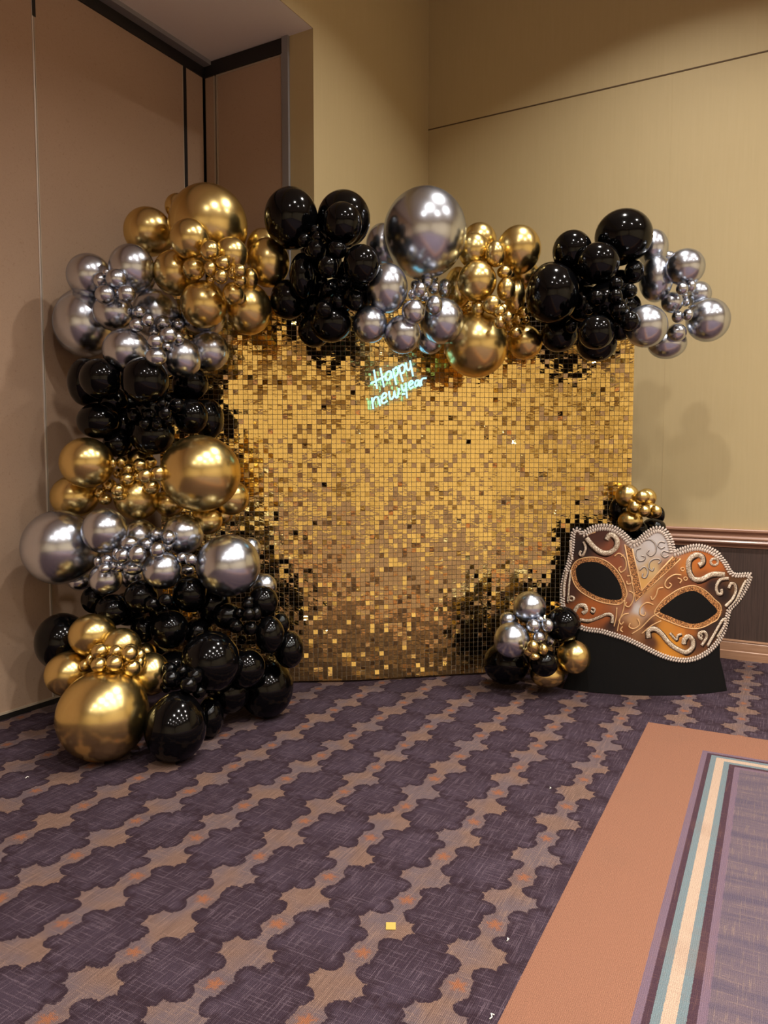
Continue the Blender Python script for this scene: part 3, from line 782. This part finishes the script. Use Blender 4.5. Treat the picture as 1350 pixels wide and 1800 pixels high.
# ------------------------------------------------------------------ balloons
# clusters: id -> (colour, crop origin x, y, scale, back depth, phrase, balloons (x, y, rx, ry, layer))
CL = {}
def cluster(cid, col, ox, oy, sc, base, rows): CL.setdefault(cid, []).append((col, ox, oy, sc, base, rows))
PLACE = {'g1': "gold cluster at the arch's upper left corner", 's1': "silver cluster on the arch's left shoulder", 'b1': "black cluster high on the left column",
         'g2': "gold cluster halfway down the left column", 's2': "silver cluster low on the left column", 'b2': "black cluster at the column's foot",
         'g3': "gold cluster on the floor by the partition", 'b3': "black cluster left of the biggest silver balloon", 's3': "silver cluster above the neon sign",
         'g4': "gold cluster right of the neon sign", 'b4': "black cluster near the arch's right end", 's4': "silver cluster at the arch's right tip",
         'mt': "bunch on top of the mask cutout", 'fl': "floor bunch left of the mask cutout"}
cluster('g1', 'gold', 200, 310, 4.219, 4.50, [
 (475, 225, 95, 95, 1), (700, 365, 290, 297, 2), (255, 412, 177, 178, 1.5), (565, 468, 147, 148, 3), (870, 580, 125, 127, 2.5), (455, 715, 160, 166, 2.5),
 (665, 950, 170, 176, 3), (1000, 985, 170, 190, 2.8), (1145, 640, 158, 180, 2), (1110, 510, 122, 122, 1),
 (715, 555, 76, 80, 4), (595, 688, 84, 84, 4), (715, 685, 46, 55, 5), (808, 645, 55, 54, 4), (795, 745, 51, 54, 5), (718, 768, 32, 30, 4), (885, 715, 42, 52, 4.5),
 (932, 700, 50, 49, 6), (935, 775, 48, 47, 5.5), (1015, 755, 58, 80, 4.5), (885, 870, 80, 84, 5), (940, 905, 45, 52, 4)])
cluster('s1', 'silver', 0, 300, 3.0, 4.45, [
 (445, 805, 157, 180, 2), (470, 555, 115, 116, 2.5), (695, 515, 118, 125, 2.6), (738, 545, 84, 100, 1.5), (597, 745, 105, 98, 3), (825, 755, 125, 128, 2), (665, 950, 122, 116, 3),
 (960, 990, 103, 106, 3.2), (1105, 952, 103, 103, 2), (1076, 772, 113, 106, 1.5),
 (613, 573, 54, 54, 5), (555, 655, 54, 50, 5.2), (665, 650, 50, 48, 5), (530, 580, 38, 42, 4), (560, 537, 22, 20, 4), (732, 748, 38, 36, 4), (720, 815, 38, 36, 4), (780, 790, 32, 34, 5),
 (860, 805, 44, 43, 5), (938, 815, 36, 37, 4.5), (888, 868, 44, 43, 6), (940, 885, 32, 34, 5), (818, 902, 40, 37, 5), (812, 855, 30, 24, 4), (880, 930, 26, 26, 5.5), (823, 983, 56, 50, 4)])
cluster('b1', 'black', 80, 600, 3.5526, 4.35, [
 (250, 255, 105, 150, 1.5), (342, 233, 127, 125, 2.5), (623, 246, 148, 149, 3.5), (905, 264, 110, 106, 2), (330, 497, 131, 112, 2.5), (663, 583, 138, 126, 3), (908, 470, 108, 110, 2.5),
 (1017, 485, 96, 128, 1.5), (500, 400, 110, 110, 0.5), (760, 420, 110, 110, 0.5), (450, 640, 90, 85, 1), (490, 520, 95, 95, 0.5), (420, 370, 90, 90, 0.5), (640, 420, 95, 95, 0.5),
 (550, 462, 46, 46, 4), (645, 457, 40, 40, 4), (745, 450, 42, 42, 5), (820, 402, 46, 47, 5), (765, 347, 25, 25, 4), (726, 388, 30, 30, 4), (762, 492, 40, 40, 4.5), (620, 515, 38, 36, 5), (692, 520, 35, 33, 4.5)])
cluster('g2', 'gold', 80, 600, 3.5526, 4.25, [
 (256, 758, 163, 158, 3), (178, 970, 143, 133, 2.5), (570, 980, 140, 136, 3), (588, 745, 88, 82, 1.8), (968, 825, 248, 240, 3), (1160, 975, 110, 110, 1.5), (775, 1012, 92, 86, 1.5), (1010, 1115, 95, 92, 1.2), (1100, 1080, 70, 60, 1),
 (475, 755, 38, 36, 4), (424, 762, 18, 30, 4), (455, 825, 33, 34, 4), (518, 800, 38, 36, 5), (590, 776, 46, 46, 5), (655, 757, 40, 38, 4), (705, 826, 46, 50, 5), (622, 840, 44, 44, 5.4), (508, 860, 46, 42, 5.5),
 (575, 845, 28, 30, 4), (663, 910, 52, 46, 4.5), (400, 902, 44, 46, 4), (452, 928, 42, 40, 5), (455, 965, 40, 30, 4), (340, 948, 34, 36, 4), (372, 988, 42, 36, 5)])
cluster('s2', 'silver', 30, 860, 2.596, 4.15, [
 (192, 265, 165, 170, 2.5), (400, 190, 103, 104, 3), (562, 222, 82, 84, 2.5), (758, 206, 93, 94, 2.5), (662, 370, 88, 86, 3.5), (405, 410, 75, 72, 2.5), (524, 395, 58, 60, 2), (965, 348, 144, 143, 3.5),
 (1128, 442, 57, 57, 1.5), (1058, 275, 56, 58, 2.5), (285, 420, 52, 42, 1.2),
 (513, 246, 42, 34, 5), (592, 254, 34, 34, 5), (636, 208, 34, 34, 4.5), (692, 220, 32, 34, 5), (690, 258, 24, 26, 4), (640, 277, 35, 35, 5.5), (550, 296, 41, 42, 6), (482, 303, 34, 32, 5), (456, 296, 22, 30, 4),
 (530, 358, 48, 34, 5), (466, 353, 24, 26, 4), (410, 322, 26, 24, 5), (370, 330, 20, 25, 4), (400, 361, 30, 23, 5.5), (440, 350, 16, 20, 4), (752, 313, 24, 24, 4.5), (793, 322, 28, 28, 5), (780, 368, 32, 24, 4.5)])
cluster('b2', 'black', 50, 1000, 2.7, 4.10, [
 (315, 145, 63, 68, 1.5), (402, 195, 82, 76, 2), (535, 133, 80, 80, 2.5), (768, 118, 82, 87, 2.5), (545, 285, 60, 66, 1.5), (670, 286, 90, 92, 2.5), (806, 300, 70, 66, 1.5), (865, 441, 140, 146, 3.5),
 (945, 225, 66, 64, 2.5), (1112, 155, 73, 76, 2), (1145, 312, 70, 88, 2.5), (1238, 383, 68, 88, 2), (1200, 258, 40, 50, 1), (1130, 565, 127, 140, 8), (160, 345, 123, 136, 2), (698, 755, 144, 158, 8), (862, 705, 64, 95, 2.5),
 (950, 585, 100, 100, 0.6), (690, 480, 95, 95, 0.6), (1030, 470, 95, 95, 0.6), (470, 190, 80, 80, 0.5), (650, 200, 75, 75, 0.5), (880, 170, 80, 90, 0.5), (600, 440, 80, 80, 0.5),
 (590, 167, 35, 35, 4), (652, 150, 35, 34, 4), (670, 476, 36, 32, 4), (730, 486, 28, 28, 4), (678, 522, 42, 44, 5), (790, 510, 38, 38, 4.5), (760, 552, 42, 40, 5), (810, 582, 34, 34, 4.5), (655, 565, 22, 24, 4),
 (1045, 148, 26, 22, 4), (1040, 168, 27, 26, 5), (1002, 210, 20, 26, 4), (1044, 216, 32, 30, 5), (1082, 214, 26, 34, 4), (984, 272, 36, 34, 4.5), (1054, 282, 36, 34, 5), (1014, 335, 22, 24, 4)])
cluster('g3', 'gold', 50, 1000, 2.7, 3.95, [
 (305, 315, 112, 102, 2.5), (442, 368, 92, 88, 2.7), (195, 498, 114, 107, 2.6), (580, 498, 92, 102, 2.5), (560, 395, 46, 44, 1.5), (353, 697, 213, 212, 8),
 (340, 392, 42, 38, 4.5), (415, 393, 34, 32, 4.5), (480, 402, 38, 38, 5.5), (484, 386, 34, 32, 4.5), (530, 412, 26, 32, 4), (335, 456, 38, 36, 5), (408, 449, 42, 39, 5.5), (490, 470, 44, 42, 5), (293, 434, 18, 30, 4), (270, 458, 28, 30, 3.5), (530, 446, 20, 28, 4)])
cluster('b3', 'black', 440, 310, 4.219, 4.52, [
 (303, 312, 199, 224, 2.5), (693, 318, 197, 208, 2), (684, 352, 144, 157, 3), (826, 655, 138, 146, 2.5), (388, 738, 98, 168, 2.5), (284, 915, 136, 146, 2), (600, 1088, 155, 142, 3), (475, 1145, 122, 122, 1.5),
 (640, 900, 140, 140, 0.8), (790, 880, 120, 120, 0.8), (560, 620, 120, 120, 0.6), (470, 530, 100, 100, 0.5), (640, 500, 110, 110, 0.5), (470, 800, 110, 110, 0.5), (720, 740, 110, 110, 0.5), (470, 970, 110, 110, 0.5),
 (480, 402, 42, 40, 4), (398, 472, 50, 52, 4.5), (497, 455, 50, 45, 4.5), (490, 548, 72, 78, 5), (645, 545, 72, 70, 4.5), (575, 672, 76, 82, 5), (575, 838, 60, 62, 4.5), (675, 802, 36, 36, 4), (650, 928, 50, 56, 5), (780, 920, 64, 78, 4.5),
 (548, 985, 64, 66, 5), (424, 552, 24, 28, 4)])
cluster('s3', 'silver', 600, 310, 3.75, 4.58, [
 (551, 370, 274, 287, 2.5), (270, 455, 110, 142, 1.5), (300, 738, 139, 163, 3), (190, 975, 114, 123, 2), (405, 1042, 120, 127, 3), (663, 955, 144, 150, 2.6), (583, 1085, 90, 88, 1.5),
 (475, 895, 78, 80, 4.5), (612, 852, 57, 66, 5), (682, 740, 45, 66, 4), (612, 735, 42, 44, 5), (565, 692, 42, 42, 5.5), (518, 747, 44, 48, 6), (484, 715, 30, 32, 5), (470, 778, 30, 34, 5), (545, 788, 34, 36, 5), (614, 672, 26, 24, 4.5)])
cluster('g4', 'gold', 600, 310, 3.75, 4.66, [
 (910, 425, 113, 116, 1.3), (875, 490, 105, 114, 2), (1170, 482, 144, 155, 2.5), (1205, 650, 100, 95, 1.5), (894, 692, 129, 133, 3), (770, 735, 92, 136, 2), (1145, 790, 68, 116, 2.5), (889, 1112, 210, 214, 3), (1212, 1095, 113, 112, 2.5),
 (1015, 512, 68, 86, 4), (1075, 632, 50, 42, 4.5), (1112, 642, 30, 36, 4), (1086, 745, 62, 78, 4.5), (903, 872, 44, 52, 4), (993, 846, 62, 63, 5), (1045, 890, 38, 38, 5.5), (1072, 868, 24, 26, 5), (1045, 962, 40, 44, 5.5), (1098, 926, 32, 36, 6), (1112, 972, 36, 40, 5),
 (1166, 940, 34, 40, 5), (1204, 896, 30, 36, 5), (1216, 942, 26, 28, 4.5), (1150, 1030, 42, 38, 5)])
cluster('b4', 'black', 900, 350, 3.375, 4.66, [
 (662, 222, 168, 158, 2.5), (358, 310, 116, 123, 2), (511, 380, 126, 121, 3), (239, 563, 156, 178, 3), (235, 480, 112, 105, 1.5), (280, 805, 106, 102, 2), (500, 790, 105, 102, 3), (502, 858, 118, 106, 1.5),
 (560, 610, 120, 120, 0.8), (640, 760, 75, 80, 0.8), (430, 620, 110, 110, 0.7), (690, 640, 75, 80, 0.5), (640, 500, 80, 80, 0.5), (390, 740, 100, 90, 0.5), (400, 470, 90, 90, 0.5),
 (725, 432, 57, 68, 4), (620, 505, 42, 40, 4), (700, 545, 42, 44, 4.5), (505, 585, 48, 46, 4), (615, 576, 42, 42, 5), (638, 662, 55, 56, 4.5), (700, 725, 54, 58, 4.5), (350, 757, 38, 40, 4), (455, 650, 36, 36, 4)])
cluster('s4', 'silver', 900, 350, 3.375, 4.70, [
 (835, 290, 88, 108, 1.5), (854, 472, 96, 138, 2.5), (1029, 405, 112, 108, 2.5), (930, 345, 42, 36, 1), (1108, 565, 72, 76, 1.5), (1163, 717, 125, 128, 2.5), (795, 754, 125, 125, 2.6), (920, 855, 114, 92, 1.5), 
 (950, 613, 64, 62, 4.5), (1010, 532, 36, 36, 5), (1062, 515, 27, 36, 4.5), (984, 698, 36, 36, 5), (1044, 686, 30, 36, 5), (978, 792, 56, 54, 4.5), (1030, 612, 24, 26, 4), (1026, 575, 18, 18, 4)])
cluster('mt', 'black', 960, 840, 3.4615, 4.90, [(436, 192, 50, 70, 1), (690, 225, 30, 50, 1), (655, 300, 72, 55, 1.5), (555, 320, 70, 60, 1)])
cluster('mt', 'gold', 960, 840, 3.4615, 4.88, [(493, 110, 71, 72, 2), (512, 263, 75, 66, 2.5), (612, 120, 58, 56, 2), (585, 116, 46, 40, 3.5), (538, 178, 42, 43, 4), (598, 202, 36, 37, 4), (640, 200, 52, 48, 3), (668, 205, 34, 42, 3.2)])
cluster('fl', 'black', 840, 1020, 6.136, 4.68, [(310, 890, 250, 232, 8), (920, 478, 186, 196, 2.5), (715, 892, 150, 148, 3)])
cluster('fl', 'silver', 840, 1020, 6.136, 4.60, [(560, 292, 176, 176, 2.5), (325, 425, 92, 86, 1.5), (365, 645, 192, 198, 3.2), (600, 492, 78, 78, 4), (675, 425, 45, 40, 3.8), (752, 488, 70, 78, 4), (660, 617, 68, 66, 4.5), (785, 648, 62, 74, 4.2)])
cluster('fl', 'gold', 840, 1020, 6.136, 4.62, [(1040, 826, 172, 182, 2.5), (750, 1020, 184, 140, 1.8), (595, 714, 66, 70, 5), (706, 746, 52, 66, 4.6), (545, 770, 50, 50, 4.4), (612, 825, 60, 40, 4.2)])

def mask_depth(px, py):
    return project(on_mask((px - SX) * SS, (py - SY) * SS))[2]
def bd_limit(px, r):
    # optical depth limit in front of the sequin wall
    best = 9.0
    for a, b in ((cols[0][0], P1), (P1, P2), (P2, P3)):
        for e, xx in ((a, project((*a, 1.4))), (b, project((*b, 1.4)))): pass
        xa, _, da = project((*a, 1.4)); xb, _, db = project((*b, 1.4))
        if xa - 60 < px < xb + 60: best = min(best, da, db) if xa < px < xb else min(best, max(da, db))
    return best - r - 0.015
bal = []
for cid, grp in CL.items():
    for col, ox, oy, sc, base, rows in grp:
        for (x, y, rx, ry, lay) in rows:
            bal.append(dict(cid=cid, col=col, px=ox + x / sc, py=oy + y / sc, rx=rx / sc, ry=ry / sc, lay=lay, base=base, d=None))
def touch_floor(b):
    # depth at which a ball of this apparent size just rests on the carpet
    lo, hi = 2.5, 6.0
    for _ in range(50):
        mid = (lo + hi) / 2; z = at_depth(b['px'], b['py'], mid)[2]; r = b['ry'] * mid / FPX
        if z > r: lo = mid
        else: hi = mid
    return lo
order = sorted(bal, key=lambda b: b['lay'] if b['lay'] < 8 else -1)
done = []
for b in order:
    rm = (b['rx'] + b['ry']) / 2
    lim = b['base']
    if b['lay'] == 8: d = touch_floor(b)
    else:
        d = lim
        for _ in range(3):
            r = rm * d / FPX
            if b['cid'] != 'mt': d = min(d, bd_limit(b['px'], r))
            # stay off the partition and above the floor
            while at_depth(b['px'], b['py'], d)[0] < XL + 0.012 + b['rx'] * d / FPX: d -= 0.01
            d = min(d, touch_floor(b))
        for q in done:
            s = math.hypot((b['px'] - q['px']), (b['py'] - q['py'])); dq = q['d']
            rq = (q['rx'] + q['ry']) / 2
            if s < (rm + rq) * 0.985:
                S = s * dq / FPX; RR = (rm + rq) * dq / FPX
                gap = math.sqrt(max(RR * RR - S * S, 0)) * (0.93 if rm < 0.6 * rq or b['lay'] >= 4 else 0.72)
                if q['lay'] == 8:
                    # floor balls stand in front: go behind them unless this one overlaps as a small one
                    if b['cid'] == q['cid'] and b['lay'] >= 3.6 and b['cid'] != 'b2': d = min(d, dq - gap)
                    continue
                if q['cid'] != b['cid'] and abs(q['lay'] - b['lay']) < 0.4: continue
                d = min(d, dq - gap)
        d = max(d, b['base'] - (0.62 if b['lay'] >= 4 else 0.42))
    b['d'] = d; done.append(b)

# let overlapping balloons settle along the line of sight, keeping who is in front
N_ = len(bal)
PXY = np.array([[b['px'], b['py']] for b in bal]); RMp = np.array([(b['rx'] + b['ry']) / 2 for b in bal])
Dv = np.array([b['d'] for b in bal]); FIX = np.array([b['lay'] == 8 for b in bal])
RAY = np.array([ray(b['px'], b['py']) for b in bal]); SM = RMp < 20
LIM = []
for b in bal:
    rm = (b['rx'] + b['ry']) / 2; d = 5.2
    for _ in range(4):
        if b['cid'] != 'mt': d = min(d, bd_limit(b['px'], rm * d / FPX))
        while at_depth(b['px'], b['py'], d)[0] < XL + 0.012 + b['rx'] * d / FPX: d -= 0.01
        d = min(d, touch_floor(b))
    if b['cid'] == 'mt': d = min(4.93, bd_limit(min(b['px'], 1108), rm * 4.9 / FPX)) if b['px'] < 1130 else 4.93
    if b['cid'] == 'fl' and b['px'] + b['rx'] > 984:
        for yy in (b['py'] - b['ry'] * 0.7, b['py'], b['py'] + b['ry'] * 0.7):
            for xx in (0, 0.7, 1.0):
                d = min(d, mask_depth(max(b['px'] + b['rx'] * xx, 984), yy) - b['rx'] * 4.6 / FPX * (1.0 - 0.3 * xx) - 0.012)
    LIM.append(d)
LIM = np.array(LIM)
LOW = np.array([(mask_depth(max(b['px'], 1010), b['py']) + (b['rx'] + b['ry']) / 2 * 4.8 / FPX + 0.02) if b['cid'] == 'mt' and b['py'] > 905 else 0.0 for b in bal])
for it in range(110):
    C3 = CP + RAY * Dv[:, None]; Rr = RMp * Dv / FPX
    DD = np.linalg.norm(C3[:, None] - C3[None], axis=2)
    need = (Rr[:, None] + Rr[None]) * np.where(SM[:, None] | SM[None], 0.93, 0.88) - DD
    np.fill_diagonal(need, -1)
    I, J = np.where(np.triu(need > 0.003))
    mv = np.zeros(N_); ct = np.zeros(N_)
    for i, j in zip(I, J):
        if Dv[i] > Dv[j] or (Dv[i] == Dv[j] and bal[i]['lay'] < bal[j]['lay']): i, j = j, i       # i in front
        dz = max(Dv[j] - Dv[i], 0.02); st = min(need[i, j] * DD[i, j] / dz, 0.05) * 0.5
        mv[i] -= st; mv[j] += st; ct[i] += 1; ct[j] += 1
    mv = np.where(FIX, 0, mv / np.maximum(ct * 0.6, 1))
    Dv = np.minimum(Dv + mv, LIM)
    for i, b in enumerate(bal):
        if not FIX[i]: Dv[i] = max(Dv[i], b['base'] - 0.75, LOW[i])
# nothing hangs free: a small balloon that lost contact goes back until it touches a neighbour
for i in np.argsort(-Dv):
    if FIX[i] or not SM[i]: continue
    d0 = Dv[i]; okc = False
    for _ in range(150):
        Ci = CP + RAY[i] * Dv[i]; Ri = RMp[i] * Dv[i] / FPX
        g = np.linalg.norm(CP + RAY * Dv[:, None] - Ci, axis=1) - (RMp * Dv / FPX + Ri) * 0.985
        g[i] = 9
        if g.min() <= 0: okc = True; break
        if Dv[i] >= LIM[i]: break
        Dv[i] += 0.003
    if not okc: Dv[i] = d0
for b, d in zip(bal, Dv): b['d'] = float(d)

def balloon_mesh(name, r, axis, sx, sy, nr, nsg, mat):
    axis = axis / np.linalg.norm(axis)
    t = np.array([0, 0, 1.0]) if abs(axis[2]) < 0.9 else np.array([1.0, 0, 0])
    e1 = np.cross(axis, t); e1 /= np.linalg.norm(e1); e2 = np.cross(axis, e1)
    prof = []
    for i in range(1, nr):
        ph = math.pi * i / nr
        s, c = math.sin(ph), math.cos(ph)
        if c < 0: c *= 1.0 + 0.10 * (-c); s *= 1.0 - 0.10 * (-c) ** 3
        prof.append((s, c))
    prof += [(0.05, -1.12), (0.045, -1.17), (0.085, -1.21), (0.02, -1.215)]
    pts = [axis * 1.0]
    for s, c in prof:
        for k in range(nsg):
            a = 2 * math.pi * k / nsg
            pts.append(axis * c + (e1 * math.cos(a) + e2 * math.sin(a)) * s)
    pts = np.array(pts)
    # apparent oval shape
    pts = pts + np.outer(pts @ RT, RT) * (sx - 1) + np.outer(pts @ UP, UP) * (sy - 1)
    pts *= r
    fs = [(0, 1 + k, 1 + (k + 1) % nsg) for k in range(nsg)]
    for i in range(len(prof) - 1):
        for k in range(nsg):
            k2 = (k + 1) % nsg; A = 1 + i * nsg; B = A + nsg
            fs.append((A + k, B + k, B + k2, A + k2))
    me = bpy.data.meshes.new(name); me.from_pydata(pts.tolist(), [], fs)
    me.polygons.foreach_set('use_smooth', [True] * len(me.polygons)); me.materials.append(mat); me.update()
    return me
ORD = ['', 'first', 'second', 'third', 'fourth', 'fifth', 'sixth', 'seventh', 'eighth', 'ninth', 'tenth', 'eleventh', 'twelfth', 'thirteenth', 'fourteenth',
       'fifteenth', 'sixteenth', 'seventeenth', 'eighteenth', 'nineteenth', 'twentieth'] + ['twenty-' + w for w in ('first', 'second', 'third', 'fourth', 'fifth', 'sixth', 'seventh', 'eighth', 'ninth')]
def size_of(b):
    r = (b['rx'] + b['ry']) / 2 * b['d'] / FPX
    if b['lay'] < 1: return 'tucked-in'
    return 'giant' if r > 0.165 else ('medium' if r > 0.082 else 'small')
sets = {}
for b in bal:
    b['size'] = size_of(b); sets.setdefault((b['cid'], b['col'], b['size']), []).append(b)
for (cid, col, size), L in sets.items():
    L.sort(key=lambda b: b['py'])
    for i, b in enumerate(L):
        if len(L) == 1: pre = 'only ' + size
        elif i == 0: pre = 'topmost ' + size
        elif i == len(L) - 1: pre = 'lowest ' + size
        else: pre = None
        place = PLACE[cid]
        if pre: b['label'] = f"{pre} {col} balloon in the {place}"
        else: b['label'] = f"{size} {col} balloon, {ORD[i + 1]} from top in the {place}"
core = {}
for b in bal: core.setdefault(b['cid'], []).append(at_depth(b['px'], b['py'], b['base'] + 0.06))
core = {c: np.mean(v, 0) for c, v in core.items()}
for b in bal:
    P = at_depth(b['px'], b['py'], b['d']); rm = (b['rx'] + b['ry']) / 2; r = rm * b['d'] / FPX
    b['P'] = P; b['r'] = r
    if b['lay'] >= 4:
        # small balloons point away from the big one they nestle on
        axis = (P - core[b['cid']]) * 0.5 - FW * 0.4
    else: axis = P - core[b['cid']]
    if b['lay'] == 8: axis = np.array([0, -0.3, -1.0]) if b['cid'] != 'g3' else np.array([0.0, -0.5, -0.6])
    big = rm > 20
    me = balloon_mesh('balloon', r, axis, b['rx'] / rm, b['ry'] / rm, 20 if big else 13, 32 if big else 20, M[b['col']])
    o = bpy.data.objects.new('balloon', me); o.location = tuple(P); COL.objects.link(o)
    tag(o, b['label'], 'balloon', PLACE[b['cid']])
print('balloons', len(bal), 'max label words', max(len(b['label'].split()) for b in bal))

# ------------------------------------------------------------------ small things on the carpet
p = on_floor(687, 1630)
k = MB(); a = math.radians(28)
e1 = np.array([math.cos(a), math.sin(a), 0]) * 0.0148; e2 = np.array([-math.sin(a), math.cos(a), 0]) * 0.0148
k.obox((0, 0, 0.004), e1, e2 + np.array([0, 0, 0.002]), np.array([0, 0, 0.0006]))
k.poly([np.array([0, 0, 0.005]) + e2 * 0.6 + e1 * 0.12 * math.cos(h) + e2 * 0.12 * math.sin(h) for h in np.linspace(0, 2 * math.pi, 7)[:-1]], [tuple(range(6))])
o = k.build('fallen_sequin', plain('gold_foil_sequin', (226, 196, 104), 0.3, 0.45)); o.location = (p[0], p[1], 0)
tag(o, 'single gold mirror sequin lying loose on the patterned carpet', 'sequin')
for (px, py, s, lab) in ((863, 1789, 0.010, 'white curled thread scrap at the near end of the orange border'), (47, 1368, 0.008, 'tiny white scrap on the carpet left of the giant floor balloon'),
                         (967, 1387, 0.006, 'tiny white fleck on the carpet below the mask cutout'), (892, 1654, 0.006, 'tiny white fleck on purple carpet beside the orange border')):
    p = on_floor(px, py); k = MB()
    k.tube([(0, -s, 0.003), (s * 0.4, -s * 0.3, 0.006), (-s * 0.2, s * 0.5, 0.007), (s * 0.5, s, 0.003)], 0.0018, 6)
    o = k.build('thread_scrap', M['paper']); o.location = (p[0], p[1], 0)
    tag(o, lab, 'scrap')
